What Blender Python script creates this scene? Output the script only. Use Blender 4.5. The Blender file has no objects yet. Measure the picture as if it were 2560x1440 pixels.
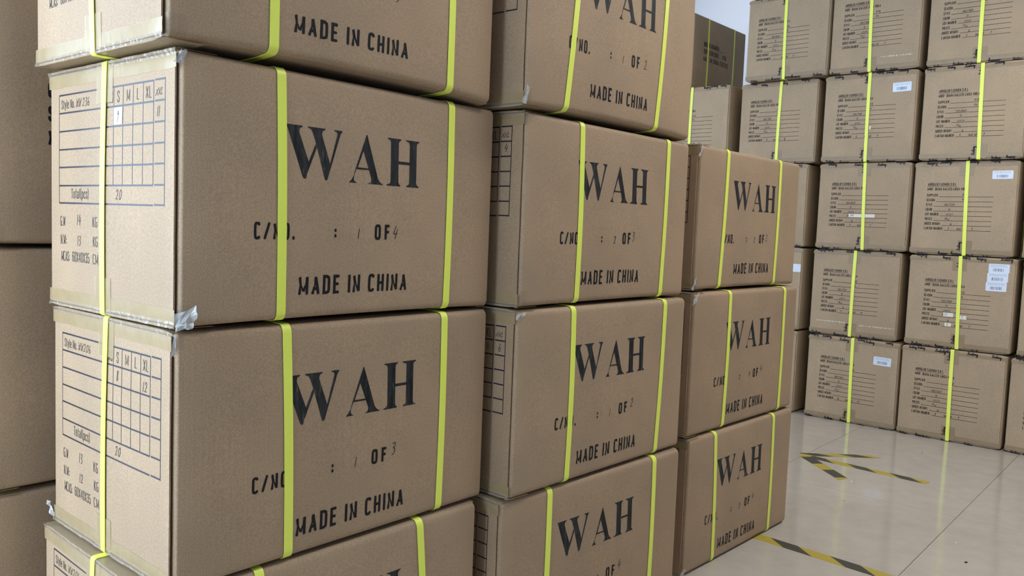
import bpy, math, random
from mathutils import Vector, Matrix
from mathutils.geometry import tessellate_polygon
SC = bpy.context.scene
COL = SC.collection
PI = math.pi

# ------------------------------------------------------------------ camera
F_PX = 2080.24
CAM = Vector((-0.51825, -1.02916, 0.86742))
YAW, PITCH, ROLL = 0.723427, -0.0742161, 0.0381456
fw = Vector((math.cos(PITCH)*math.cos(YAW), math.cos(PITCH)*math.sin(YAW), math.sin(PITCH)))
rt = fw.cross(Vector((0, 0, 1))).normalized()
up = rt.cross(fw)
r2 = math.cos(ROLL)*rt + math.sin(ROLL)*up
u2 = -math.sin(ROLL)*rt + math.cos(ROLL)*up
cd = bpy.data.cameras.new('camera'); cam = bpy.data.objects.new('camera', cd); COL.objects.link(cam)
cam.matrix_world = Matrix(((r2.x, u2.x, -fw.x, CAM.x), (r2.y, u2.y, -fw.y, CAM.y), (r2.z, u2.z, -fw.z, CAM.z), (0, 0, 0, 1)))
cd.sensor_fit = 'HORIZONTAL'; cd.sensor_width = 36; cd.lens = F_PX/2560*36; cd.clip_start = 0.02
SC.camera = cam

# ------------------------------------------------------------------ world, exposure, daylight
SC.view_settings.view_transform = 'Standard'; SC.view_settings.look = 'None'
SC.view_settings.gamma = 1; SC.view_settings.use_curve_mapping = False
SC.view_settings.exposure = -0.24
cy = SC.cycles; cy.max_bounces = 6; cy.diffuse_bounces = 3; cy.glossy_bounces = 3; cy.transmission_bounces = 2; cy.transparent_max_bounces = 6
cy.caustics_reflective = False; cy.caustics_refractive = False; cy.use_adaptive_sampling = True; cy.adaptive_threshold = 0.06
w = bpy.data.worlds.new('world'); SC.world = w; w.use_nodes = True
w.node_tree.nodes['Background'].inputs[0].default_value = (0.75, 0.87, 1.0, 1)
w.node_tree.nodes['Background'].inputs[1].default_value = 0.6
ROOM = dict(x0=-1.9, x1=6.2, y0=-4.2, y1=4.0, z=3.4)
WIN = dict(y0=-0.55, y1=1.7, z0=0.45, z1=2.1)
PANEL_STRENGTH = 15.0
WIN2 = dict(x0=-1.7, x1=-0.4, z0=0.45, z1=2.1)
def window_light(name, loc, rot, sx, sy, power):
    ld = bpy.data.lights.new(name, 'AREA'); ld.shape = 'RECTANGLE'; ld.size = sx; ld.size_y = sy; ld.energy = power; ld.color = (0.62, 0.79, 1.0)
    lo = bpy.data.objects.new(name, ld); COL.objects.link(lo); lo.location = loc; lo.rotation_euler = rot
window_light('window_daylight', (ROOM['x0']+.06, (WIN['y0']+WIN['y1'])/2, (WIN['z0']+WIN['z1'])/2), (0, -PI/2, 0), WIN['z1']-WIN['z0'], WIN['y1']-WIN['y0'], 140)
window_light('window_daylight', ((WIN2['x0']+WIN2['x1'])/2, ROOM['y1']-.06, (WIN2['z0']+WIN2['z1'])/2), (-PI/2, 0, 0), WIN2['x1']-WIN2['x0'], WIN2['z1']-WIN2['z0'], 95)

# ------------------------------------------------------------------ materials
def mat(name, col, rough=0.6, spec=0.5, build=None):
    m = bpy.data.materials.new(name); m.use_nodes = True
    b = m.node_tree.nodes['Principled BSDF']
    b.inputs['Base Color'].default_value = (*col, 1); b.inputs['Roughness'].default_value = rough
    b.inputs['Specular IOR Level'].default_value = spec
    if build: build(m.node_tree, b)
    return m
def node(t, kind, **kw):
    n = t.nodes.new(kind)
    for k, v in kw.items(): setattr(n, k, v)
    return n
def noise(t, scale, detail=3, rough=0.5, stretch=None, seed=0):
    tc = node(t, 'ShaderNodeTexCoord'); mp = node(t, 'ShaderNodeMapping')
    t.links.new(tc.outputs['Object'], mp.inputs[0])
    if stretch: mp.inputs['Scale'].default_value = stretch
    mp.inputs['Location'].default_value = (seed, seed*1.7, seed*0.3)
    n = node(t, 'ShaderNodeTexNoise'); t.links.new(mp.outputs[0], n.inputs['Vector'])
    n.inputs['Scale'].default_value = scale; n.inputs['Detail'].default_value = detail; n.inputs['Roughness'].default_value = rough
    return n.outputs['Fac']
def ramp(t, src, stops):
    r = node(t, 'ShaderNodeValToRGB'); t.links.new(src, r.inputs[0])
    e = r.color_ramp.elements
    while len(e) < len(stops): e.new(0.5)
    for i, (p, c) in enumerate(stops): e[i].position = p; e[i].color = (*c, 1) if len(c) == 3 else c
    return r.outputs[0]
def mixc(t, f, a, b, mode='MIX'):
    m = node(t, 'ShaderNodeMix', data_type='RGBA', blend_type=mode)
    if isinstance(f, float): m.inputs[0].default_value = f
    else: t.links.new(f, m.inputs[0])
    for i, v in ((6, a), (7, b)):
        if isinstance(v, tuple): m.inputs[i].default_value = (*v, 1)
        else: t.links.new(v, m.inputs[i])
    return m.outputs[2]
def bump(t, b, src, strength, dist):
    n = node(t, 'ShaderNodeBump'); n.inputs['Strength'].default_value = strength; n.inputs['Distance'].default_value = dist
    t.links.new(src, n.inputs['Height']); t.links.new(n.outputs[0], b.inputs['Normal'])
def kraft(c, flute=0.35):
    def f(t, b):
        big = ramp(t, noise(t, 5, 2, 0.6), [(0.3, (0.90, 0.90, 0.90)), (0.7, (1.07, 1.05, 1.03))])
        fib = ramp(t, noise(t, 420, 0, 0.7), [(0.3, (0.90, 0.89, 0.88)), (0.7, (1.09, 1.09, 1.09))])
        a = mixc(t, 1.0, big, fib, 'MULTIPLY')
        oi = node(t, 'ShaderNodeObjectInfo')
        var = ramp(t, oi.outputs['Random'], [(0.0, (0.97, 0.955, 0.94)), (1.0, (1.03, 1.03, 1.03))])
        a = mixc(t, 1.0, a, var, 'MULTIPLY')
        t.links.new(mixc(t, 1.0, a, c, 'MULTIPLY'), b.inputs['Base Color'])
        bump(t, b, noise(t, 60, 1, 0.6, (4.0, 4.0, 0.12)), flute, 0.0012)
    return f
KC = (0.405, 0.284, 0.176)
M = {}
M['kraft'] = mat('kraft_board', KC, 0.62, 0.35, kraft(KC))
KF = (0.415, 0.310, 0.200)
M['kraft_far'] = mat('kraft_pale_board', KF, 0.62, 0.35, kraft(KF))
M['kraft_flap'] = mat('kraft_flap_board', (0.37, 0.265, 0.17), 0.7, 0.3, kraft((0.37, 0.265, 0.17)))
M['kraft_plain'] = mat('kraft_plain_board', (0.37, 0.258, 0.162), 0.66, 0.3, kraft((0.37, 0.258, 0.162), 0.10))
def strap_b(t, b):
    wv = node(t, 'ShaderNodeTexWave', wave_type='BANDS', bands_direction='DIAGONAL'); wv.inputs['Scale'].default_value = 480; wv.inputs['Distortion'].default_value = 0.6
    tc = node(t, 'ShaderNodeTexCoord'); t.links.new(tc.outputs['Object'], wv.inputs['Vector'])
    t.links.new(ramp(t, wv.outputs['Fac'], [(0.0, (0.84, 0.92, 0.12)), (1.0, (0.88, 0.96, 0.14))]), b.inputs['Base Color'])
    bump(t, b, wv.outputs['Fac'], 0.12, 0.0003)
M['strap'] = mat('lime_strapping', (0.66, 0.74, 0.08), 0.38, 0.5, strap_b)
def tape_b(t, b):
    b.inputs['Alpha'].default_value = 0.58
    t.links.new(ramp(t, noise(t, 40, 3, 0.6), [(0.3, (0.47, 0.345, 0.175)), (0.75, (0.55, 0.41, 0.215))]), b.inputs['Base Color'])
    bump(t, b, noise(t, 55, 3, 0.6, (1.0, 1.0, 0.4)), 0.35, 0.002)
M['tape'] = mat('packing_tape', (0.38, 0.28, 0.16), 0.30, 0.35, tape_b)
def tape_fb(t, b):
    t.links.new(ramp(t, noise(t, 40, 3, 0.6), [(0.3, (0.285, 0.205, 0.12)), (0.75, (0.33, 0.24, 0.14))]), b.inputs['Base Color'])
M['tape_far'] = mat('brown_packing_tape', (0.3, 0.22, 0.12), 0.3, 0.35, tape_fb)
def film_b(t, b, alpha=0.62):
    b.inputs['Alpha'].default_value = alpha
    bump(t, b, noise(t, 120, 3, 0.6), 0.5, 0.002)
M['film_flat'] = mat('clear_tape', (0.42, 0.31, 0.21), 0.12, 0.9, lambda t, b: film_b(t, b, 0.16))
M['film_fold'] = mat('crinkled_clear_tape', (0.64, 0.53, 0.38), 0.10, 0.9, lambda t, b: film_b(t, b, 0.26))
M['film'] = mat('crumpled_clear_tape', (0.72, 0.72, 0.70), 0.12, 0.8, film_b)
def ink_b(t, b):
    wear = ramp(t, noise(t, 170, 4, 0.65, (1.0, 1.0, 0.16)), [(0.60, (0, 0, 0)), (0.70, (1, 1, 1))])
    soft = ramp(t, noise(t, 120, 4, 0.7, (1.0, 1.0, 0.15), 3), [(0.35, (0.008, 0.008, 0.009)), (0.75, (0.050, 0.050, 0.048))])
    t.links.new(mixc(t, wear, soft, (0.15, 0.125, 0.10)), b.inputs['Base Color'])
M['ink'] = mat('stencil_ink', (0.012, 0.012, 0.013), 0.55, 0.2, ink_b)
M['ink_flat'] = mat('print_ink', (0.013, 0.011, 0.011), 0.55, 0.2)
M['ink_form'] = mat('form_print_ink', (0.022, 0.017, 0.014), 0.55, 0.2)
M['ink_small'] = mat('thin_print_ink', (0.045, 0.034, 0.026), 0.55, 0.4)
M['table_ink'] = mat('table_print_ink', (0.020, 0.016, 0.026), 0.42, 0.6)
M['pen'] = mat('ballpoint_ink', (0.020, 0.017, 0.018), 0.5, 0.3)
M['marker'] = mat('marker_ink', (0.007, 0.006, 0.012), 0.55, 0.25)
M['sticker'] = mat('white_sticker', (0.72, 0.78, 0.88), 0.45, 0.4)
M['sticker_print'] = mat('sticker_print', (0.16, 0.20, 0.30), 0.5, 0.4)
M['paper'] = mat('paper_patch', (0.78, 0.72, 0.62), 0.6, 0.3)
def tile_b(t, b):
    t.links.new(ramp(t, noise(t, 14, 4, 0.6), [(0.3, (0.48, 0.425, 0.355)), (0.7, (0.54, 0.475, 0.40))]), b.inputs['Base Color'])
    t.links.new(ramp(t, noise(t, 6, 3, 0.5), [(0.3, (0.075, 0.075, 0.075)), (0.7, (0.13, 0.13, 0.13))]), b.inputs['Roughness'])
M['tile'] = mat('polished_tile', (0.55, 0.5, 0.45), 0.16, 0.5, tile_b)
M['grout'] = mat('dark_grout', (0.13, 0.115, 0.10), 0.8, 0.2)
M['hz_yellow'] = mat('hazard_yellow', (0.48, 0.36, 0.05), 0.4, 0.5)
M['hz_black'] = mat('hazard_black', (0.05, 0.05, 0.042), 0.4, 0.5)
M['wall'] = mat('white_wall_paint', (0.78, 0.83, 0.93), 0.8, 0.2)
M['ceiling'] = mat('white_ceiling_paint', (0.82, 0.83, 0.85), 0.85, 0.2)
M['frame'] = mat('white_window_frame', (0.75, 0.76, 0.78), 0.4, 0.5)
M['dirt'] = mat('dark_scrap', (0.02, 0.02, 0.02), 0.7, 0.2)
M['crumb'] = mat('white_crumb', (0.85, 0.85, 0.85), 0.5, 0.3)
def lampm(t, b):
    b.inputs['Emission Color'].default_value = (1.0, 0.965, 0.91, 1); b.inputs['Emission Strength'].default_value = PANEL_STRENGTH
M['lamp'] = mat('lamp_diffuser', (0.9, 0.9, 0.9), 0.5, 0.3, lampm)
def glass_b(t, b):
    b.inputs['Transmission Weight'].default_value = 1.0; b.inputs['IOR'].default_value = 1.45
M['glass'] = mat('window_glass', (0.95, 0.97, 1.0), 0.02, 0.5, glass_b)

# ------------------------------------------------------------------ mesh helpers
class MB:
    def __init__(s): s.v = []; s.f = []; s.m = []
    def add(s, pts): i = len(s.v); s.v += [tuple(p) for p in pts]; return i
    def face(s, idx, m=0): s.f.append(tuple(idx)); s.m.append(m)
    def box(s, a, b, m=0):
        x0, y0, z0 = a; x1, y1, z1 = b
        i = s.add([(x0, y0, z0), (x1, y0, z0), (x1, y1, z0), (x0, y1, z0), (x0, y0, z1), (x1, y0, z1), (x1, y1, z1), (x0, y1, z1)])
        for q in ((3, 2, 1, 0), (4, 5, 6, 7), (0, 1, 5, 4), (1, 2, 6, 5), (2, 3, 7, 6), (3, 0, 4, 7)): s.face([i+k for k in q], m)
    def grid(s, rows, m=0, closed=False):
        i = len(s.v); n = len(rows[0])
        for r in rows: s.add(r)
        R = len(rows)
        for a in range(R if closed else R-1):
            b = (a+1) % R
            for k in range(n-1): s.face((i+a*n+k, i+a*n+k+1, i+b*n+k+1, i+b*n+k), m)
    def build(s, name, mats, parent=None, smooth=False, shift=None):
        me = bpy.data.meshes.new(name)
        v = s.v if shift is None else [(p[0]-shift[0], p[1]-shift[1], p[2]-shift[2]) for p in s.v]
        me.from_pydata(v, [], s.f)
        for m in (mats if isinstance(mats, (list, tuple)) else [mats]): me.materials.append(m)
        if any(s.m): me.polygons.foreach_set('material_index', s.m)
        if smooth: me.polygons.foreach_set('use_smooth', [True]*len(s.f))
        me.update()
        o = bpy.data.objects.new(name, me); COL.objects.link(o)
        if parent is not None: o.parent = parent
        return o
def empty(name, loc, rz=0):
    o = bpy.data.objects.new(name, None); COL.objects.link(o); o.location = loc; o.rotation_euler = (0, 0, rz); o.empty_display_size = 0.1
    return o
def tag(o, label, cat, group=None):
    o['label'] = label; o['category'] = cat
    if group: o['group'] = group
    return o
def struct(o): o['kind'] = 'structure'; return o

# ------------------------------------------------------------------ lettering: stroke font
def se(a0, a1, n=14, ex=0.55, ey=0.38):
    out = []
    for k in range(n+1):
        a = math.radians(a0+(a1-a0)*k/n); c, s = math.cos(a), math.sin(a)
        out.append((0.5+0.5*math.copysign(abs(c)**ex, c), 0.5+0.5*math.copysign(abs(s)**ey, s)))
    return out
SCURVE = [(1, .76), (.97, .91), (.75, 1), (.25, 1), (.03, .92), (0, .76), (.10, .62), (.5, .51), (.9, .39), (1, .24), (.97, .08), (.75, 0), (.25, 0), (.03, .09), (0, .24)]
BOWL = lambda y0, y1: [(0, y1), (.65, y1), (.95, y1-.07*(y1-y0)/.5), (1, (y0+y1)/2), (.95, y0+.07*(y1-y0)/.5), (.65, y0), (0, y0)]
G = {
 'A': (.44, [[(0, 0), (.5, 1), (1, 0)], [(.17, .27), (.83, .27)]]),
 'B': (.40, [[(0, 0), (0, 1)], BOWL(.52, 1), BOWL(0, .52)]),
 'C': (.40, [se(38, 322)]),
 'D': (.41, [[(0, 0), (0, 1), (.55, 1), (.92, .93), (1, .78), (1, .22), (.92, .07), (.55, 0), (0, 0)]]),
 'E': (.36, [[(1, 1), (0, 1), (0, 0), (1, 0)], [(0, .52), (.85, .52)]]),
 'F': (.35, [[(1, 1), (0, 1), (0, 0)], [(0, .52), (.85, .52)]]),
 'G': (.41, [se(38, 345), [(.55, .48), (1, .48), (1, .1)]]),
 'H': (.41, [[(0, 0), (0, 1)], [(1, 0), (1, 1)], [(0, .5), (1, .5)]]),
 'I': (.13, [[(.5, 0), (.5, 1)]]),
 'K': (.41, [[(0, 0), (0, 1)], [(1, 1), (0, .38)], [(.3, .57), (1, 0)]]),
 'L': (.34, [[(0, 1), (0, 0), (1, 0)]]),
 'M': (.52, [[(0, 0), (0, 1), (.5, .12), (1, 1), (1, 0)]]),
 'N': (.43, [[(0, 0), (0, 1), (1, 0), (1, 1)]]),
 'O': (.41, [se(90, 450, 22)]),
 'P': (.39, [[(0, 0), (0, 1)], BOWL(.44, 1)]),
 'R': (.41, [[(0, 0), (0, 1)], BOWL(.48, 1), [(.5, .48), (1, 0)]]),
 'S': (.40, [SCURVE]),
 'T': (.38, [[(0, 1), (1, 1)], [(.5, 1), (.5, 0)]]),
 'U': (.41, [[(0, 1), (0, .2), (.08, .06), (.35, 0), (.65, 0), (.92, .06), (1, .2), (1, 1)]]),
 'V': (.42, [[(0, 1), (.5, 0), (1, 1)]]),
 'W': (.60, [[(0, 1), (.25, 0), (.5, .9), (.75, 0), (1, 1)]]),
 'X': (.42, [[(0, 0), (1, 1)], [(0, 1), (1, 0)]]),
 'Y': (.42, [[(0, 1), (.5, .45), (1, 1)], [(.5, .45), (.5, 0)]]),
 '0': (.39, [se(90, 450, 22)]), '1': (.2, [[(0, .8), (.6, 1), (.6, 0)]]),
 '3': (.38, [[(0, .8), (.05, .93), (.3, 1), (.7, 1), (.95, .92), (1, .76), (.92, .6), (.65, .53), (.35, .53)], [(.65, .53), (.95, .44), (1, .26), (.95, .08), (.7, 0), (.3, 0), (.05, .07), (0, .2)]]),
 '4': (.40, [[(.75, 0), (.75, 1), (0, .27), (1, .27)]]),
 '5': (.38, [[(.95, 1), (.08, 1), (.03, .5), (.3, .6), (.7, .6), (.95, .5), (1, .3), (.95, .1), (.7, 0), (.3, 0), (.05, .08), (0, .2)]]),
 '6': (.39, [[(.95, .85), (.75, 1), (.3, 1), (.05, .9), (0, .6), (0, .2), (.08, .05), (.35, 0), (.65, 0), (.92, .05), (1, .2), (1, .4), (.92, .55), (.65, .6), (.3, .6), (0, .45)]]),
 '.': (.14, [[(.5, 0), (.5, .10)]]), ':': (.14, [[(.5, .08), (.5, .20)], [(.5, .50), (.5, .62)]]), '/': (.40, [[(0, 0), (1, 1)]]), '-': (.26, [[(0, .45), (1, .45)]]),
 "'": (.10, [[(.5, 1), (.3, .75)]]), '(': (.18, [[(1, 1.05), (.2, .75), (.2, .25), (1, -.1)]]), ')': (.18, [[(0, 1.05), (.8, .75), (.8, .25), (0, -.1)]]),
 't': (.26, [[(.45, .95), (.45, .12), (.7, 0), (1, 0)], [(0, .7), (1, .7)]]), 'y': (.36, [[(0, .7), (.5, .02)], [(1, .7), (.4, -.18), (.05, -.22)]]),
 'l': (.14, [[(.5, 1), (.5, 0)]]), 'e': (.36, [[(.05, .36), (1, .36), (1, .52), (.8, .7), (.25, .7), (0, .52), (0, .16), (.25, 0), (.75, 0), (.98, .12)]]),
 'o': (.36, [[(x, y*.7) for x, y in se(90, 450, 16)]]), 'a': (.35, [[(.05, .6), (.3, .7), (.75, .7), (1, .55), (1, 0)], [(1, .42), (.3, .4), (0, .28), (0, .1), (.25, 0), (.6, 0), (1, .15)]]),
 'p': (.36, [[(0, -.25), (0, .7)], [(0, .6), (.3, .7), (.75, .7), (1, .55), (1, .15), (.75, 0), (.3, 0), (0, .1)]]),
 'c': (.33, [[(1, .55), (.75, .7), (.25, .7), (0, .52), (0, .16), (.25, 0), (.75, 0), (1, .14)]]),
 's': (.32, [[(x, y*.7) for x, y in SCURVE]]), 'u': (.35, [[(0, .7), (0, .15), (.25, 0), (.6, 0), (1, .15)], [(1, .7), (1, 0)]]), 'f': (.24, [[(1, 1), (.7, 1), (.45, .85), (.45, 0)], [(0, .65), (1, .65)]]),
}
HAND = {  # loose pen figures
 '0': (.5, [[(.6, 1), (.2, .8), (0, .35), (.2, 0), (.6, .1), (.95, .5), (.9, .9), (.6, 1)]]),
 '1': (.15, [[(.7, 1), (.3, 0)]]),
 '2': (.5, [[(.1, .75), (.35, 1), (.75, .95), (.8, .65), (.45, .3), (0, .02), (.4, .1), (1, .08)]]),
 '3': (.45, [[(.1, .92), (.5, 1), (.85, .9), (.7, .7), (.35, .55), (.7, .5), (.9, .3), (.7, .1), (.25, -.05)]]),
 '4': (.5, [[(.5, 1), (.1, .4), (.35, .33), (1, .42)], [(.9, .75), (.6, -.05)]]),
 '6': (.42, [[(.5, 1), (.1, .6), (0, .2), (.3, 0), (.8, .05), (.95, .3), (.6, .48), (.15, .35)]]),
 '7': (.45, [[(0, .9), (.9, 1), (.45, 0)]]),
 '8': (.4, [[(.8, .85), (.5, 1), (.15, .85), (.3, .6), (.75, .35), (.8, .1), (.45, -.05), (.1, .1), (.3, .45), (.75, .7), (.8, .85)]]),
 '9': (.4, [[(.8, .8), (.4, .65), (.15, .8), (.35, 1), (.75, .95), (.8, .7), (.6, .3), (.4, -.1)]]),
 'W': (.5, [[(0, 1), (.15, 0), (.5, .75), (.65, 0), (1, 1)]]),
 'X': (.55, [[(0, 0), (1, 1)], [(.15, .8), (.85, .1)]]), 'L': (.45, [[(.4, 1), (.1, .1), (1, .15)]]),
 'M': (.6, [[(0, 0), (.2, 1), (.5, .3), (.8, 1), (1, 0)]]), 'J': (.45, [[(.9, 1), (.6, .1), (.3, 0), (0, .2)]]), '5': (.45, [[(1, 1), (.3, .95), (.2, .6), (.7, .6), (.8, .3), (.5, 0), (0, .05)]]),
 'o': (.35, [[(.5, .6), (.1, .4), (.2, .05), (.7, .05), (.9, .4), (.5, .6)]]), 'u': (.4, [[(0, .6), (.1, .05), (.6, .05), (.9, .6), (1, 0)]]), 't': (.3, [[(.6, 1), (.4, .05), (.8, 0)], [(.1, .6), (1, .65)]]), 'f': (.3, [[(1, .9), (.6, 1), (.3, -.1)], [(.1, .5), (.9, .55)]]),
}
# one running signature word, X i n t o n g
SCRIPT = [[(0, .95), (.18, 1), (.30, .5), (.42, .05), (.6, .05)], [(.62, 1), (.3, .45), (0, .02), (-.08, .12)], [(.62, .25), (.74, .5), (.72, .1), (.85, .1), (.98, .45), (.98, .05)], [(.98, .3), (1.12, .5), (1.2, .35), (1.2, .08), (1.32, .08), (1.48, .6)],
          [(1.5, 1.15), (1.44, .1), (1.58, .06), (1.72, .35)], [(1.34, .68), (1.72, .74)], [(1.92, .45), (1.76, .42), (1.72, .12), (1.88, .04), (2.0, .25), (1.92, .45), (2.1, .4)], [(2.12, .05), (2.14, .45), (2.2, .3), (2.32, .5), (2.38, .3), (2.38, .06), (2.5, .1), (2.58, .4)],
          [(2.8, .45), (2.62, .42), (2.58, .15), (2.72, .08), (2.82, .4), (2.78, -.3), (2.6, -.55), (2.5, -.35), (2.75, -.1), (2.98, .15)]]
def strokes(text, font, h, width=None, sw=0.14, gap=0.16, space=0.28, slant=0.0):
    """list of polylines (u, v) for a line of text starting at 0,0 with capital height h"""
    out = []; x = 0; s = sw
    for ch in text:
        if ch == ' ': x += space; continue
        gw, pls = font[ch]
        iw = max(gw-s, 0)
        for pl in pls: out.append([(x+s/2+p[0]*iw + slant*p[1], s/2+p[1]*(1-s)) for p in pl])
        x += gw+gap
    x -= gap
    kx = (width/x) if width else h
    return [[(p[0]*kx, p[1]*h) for p in pl] for pl in out]
def ribbon(mb, pl, hw, fn, m=0, cap=True, maxseg=0.03):
    """flat ribbon of half width hw along polyline pl in (u,v); fn(u,v) gives the 3-D point on the face"""
    pts = [pl[0]]
    for q in pl[1:]:
        p = pts[-1]; d = math.hypot(q[0]-p[0], q[1]-p[1])
        if d < 1e-7: continue
        n = max(1, int(math.ceil(d/maxseg)))
        for k in range(1, n+1): pts.append((p[0]+(q[0]-p[0])*k/n, p[1]+(q[1]-p[1])*k/n))
    if len(pts) < 2: return
    closed = math.hypot(pts[0][0]-pts[-1][0], pts[0][1]-pts[-1][1]) < 1e-6
    L, R = [], []
    N = len(pts)
    def nrm(a, b):
        dx, dy = b[0]-a[0], b[1]-a[1]; l = math.hypot(dx, dy) or 1; return (-dy/l, dx/l)
    for i in range(N):
        if i == 0: n1 = nrm(pts[-2], pts[-1]) if closed else nrm(pts[0], pts[1]); n2 = nrm(pts[0], pts[1])
        elif i == N-1: n1 = nrm(pts[-2], pts[-1]); n2 = nrm(pts[0], pts[1]) if closed else n1
        else: n1 = nrm(pts[i-1], pts[i]); n2 = nrm(pts[i], pts[i+1])
        mx, my = n1[0]+n2[0], n1[1]+n2[1]; l2 = mx*mx+my*my
        if l2 < 0.5: mx, my = n2; k = hw
        else: k = 2*hw/l2
        L.append((pts[i][0]+mx*k, pts[i][1]+my*k)); R.append((pts[i][0]-mx*k, pts[i][1]-my*k))
    i0 = mb.add([fn(*p) for p in L]); i1 = mb.add([fn(*p) for p in R])
    for i in range(N-1): mb.face((i0+i, i1+i, i1+i+1, i0+i+1), m)
    if cap and not closed:
        for (c, a, b, ia, ib) in ((pts[0], pts[1], pts[0], i0, i1), (pts[-1], pts[-2], pts[-1], i1+N-1, i0+N-1)):
            dx, dy = b[0]-a[0], b[1]-a[1]; l = math.hypot(dx, dy); dx, dy = dx/l*hw, dy/l*hw
            nx, ny = -dy, dx
            e = [(c[0]+dx*.75+sg*nx*.7, c[1]+dy*.75+sg*ny*.7) for sg in ((-1, 1))]
            if ia == i0: e = [(c[0]+dx*.75-nx*.7, c[1]+dy*.75-ny*.7), (c[0]+dx*.75+nx*.7, c[1]+dy*.75+ny*.7)]
            else: e = [(c[0]+dx*.75-nx*.7, c[1]+dy*.75-ny*.7), (c[0]+dx*.75+nx*.7, c[1]+dy*.75+ny*.7)]
            j = mb.add([fn(*p) for p in e])
            mb.face((ia, j, j+1, ib), m)
def text(mb, s, u, v, h, fn, width=None, font=G, sw=0.14, gap=0.16, space=0.28, slant=0.0, m=0, rot=0, jit=0, rnd=None, cap=True):
    c, sn = math.cos(rot), math.sin(rot)
    hw = sw*h/2
    for pl in strokes(s, font, h, width, sw, gap, space, slant):
        q = [(u+c*p[0]-sn*p[1], v+sn*p[0]+c*p[1]) for p in pl]
        if jit: q = [(a+rnd.uniform(-jit, jit), b+rnd.uniform(-jit, jit)) for a, b in q]
        ribbon(mb, q, hw, fn, m, cap)
def poly(mb, pts, fn, m=0):
    tri = tessellate_polygon([[Vector((p[0], p[1], 0)) for p in pts]])
    i = mb.add([fn(*p) for p in pts])
    for t in tri: mb.face([i+k for k in t], m)
BIG_W = [[(0, 1), (.272, 1), (.272, .975), (.228, .95), (.214, .88), (.385, .327), (.346, .03), (.333, 0), (.305, 0), (.285, .03), (.022, .91), (0, .965)],
         [(.33, .01), (.527, .61), (.507, .69), (.384, .327)],
         [(.364, 1), (.682, 1), (.682, .98), (.634, .95), (.618, .88), (.773, .327), (.73, .03), (.712, 0), (.692, 0), (.677, .03), (.51, .71), (.452, .90), (.42, .955), (.364, .982)],
         [(.71, .01), (.728, .02), (.957, .90), (.978, .95), (1, .982), (1, 1), (.848, 1), (.848, .982), (.895, .962), (.908, .92), (.773, .327)]]
BIG_A = [[(.485, .985), (.5, 1), (.517, .985), (.85, .12), (.92, .045), (1, .012), (1, 0), (.56, 0), (.56, .013), (.625, .035), (.65, .08), (.645, .13), (.403, .66)],
         [(.487, .985), (.185, .30), (.232, .30), (.405, .66)], [(.185, .305), (.125, .14), (.06, .06), (0, .012), (0, 0), (.205, 0), (.205, .012), (.15, .03), (.128, .07), (.14, .15), (.215, .305)],
         [(.19, .317), (.57, .317), (.585, .28), (.18, .28)]]
def stem(a, b, s0, s1, t0, t1): return [(a, .09), (a-.02, .05), (s0, .018), (s0, 0), (s1, 0), (s1, .018), (b+.02, .05), (b, .09), (b, .91), (b+.02, .95), (t1, .982), (t1, 1), (t0, 1), (t0, .982), (a-.02, .95), (a, .91)]
BIG_H = [stem(.12, .355, 0, .415, .017, .43), stem(.695, .915, .60, 1.0, .57, 1.0), [(.35, .47), (.70, .47), (.70, .53), (.35, .53)]]
def bigword(mb, u, v, fn, hh=0.0755):
    for pls, a, b in ((BIG_W, .0, .0985), (BIG_A, .1125, .1795), (BIG_H, .1875, .2585)):
        for pl in pls: poly(mb, [(u+a+(b-a)*p[0], v+hh*p[1]) for p in pl], fn)

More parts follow.
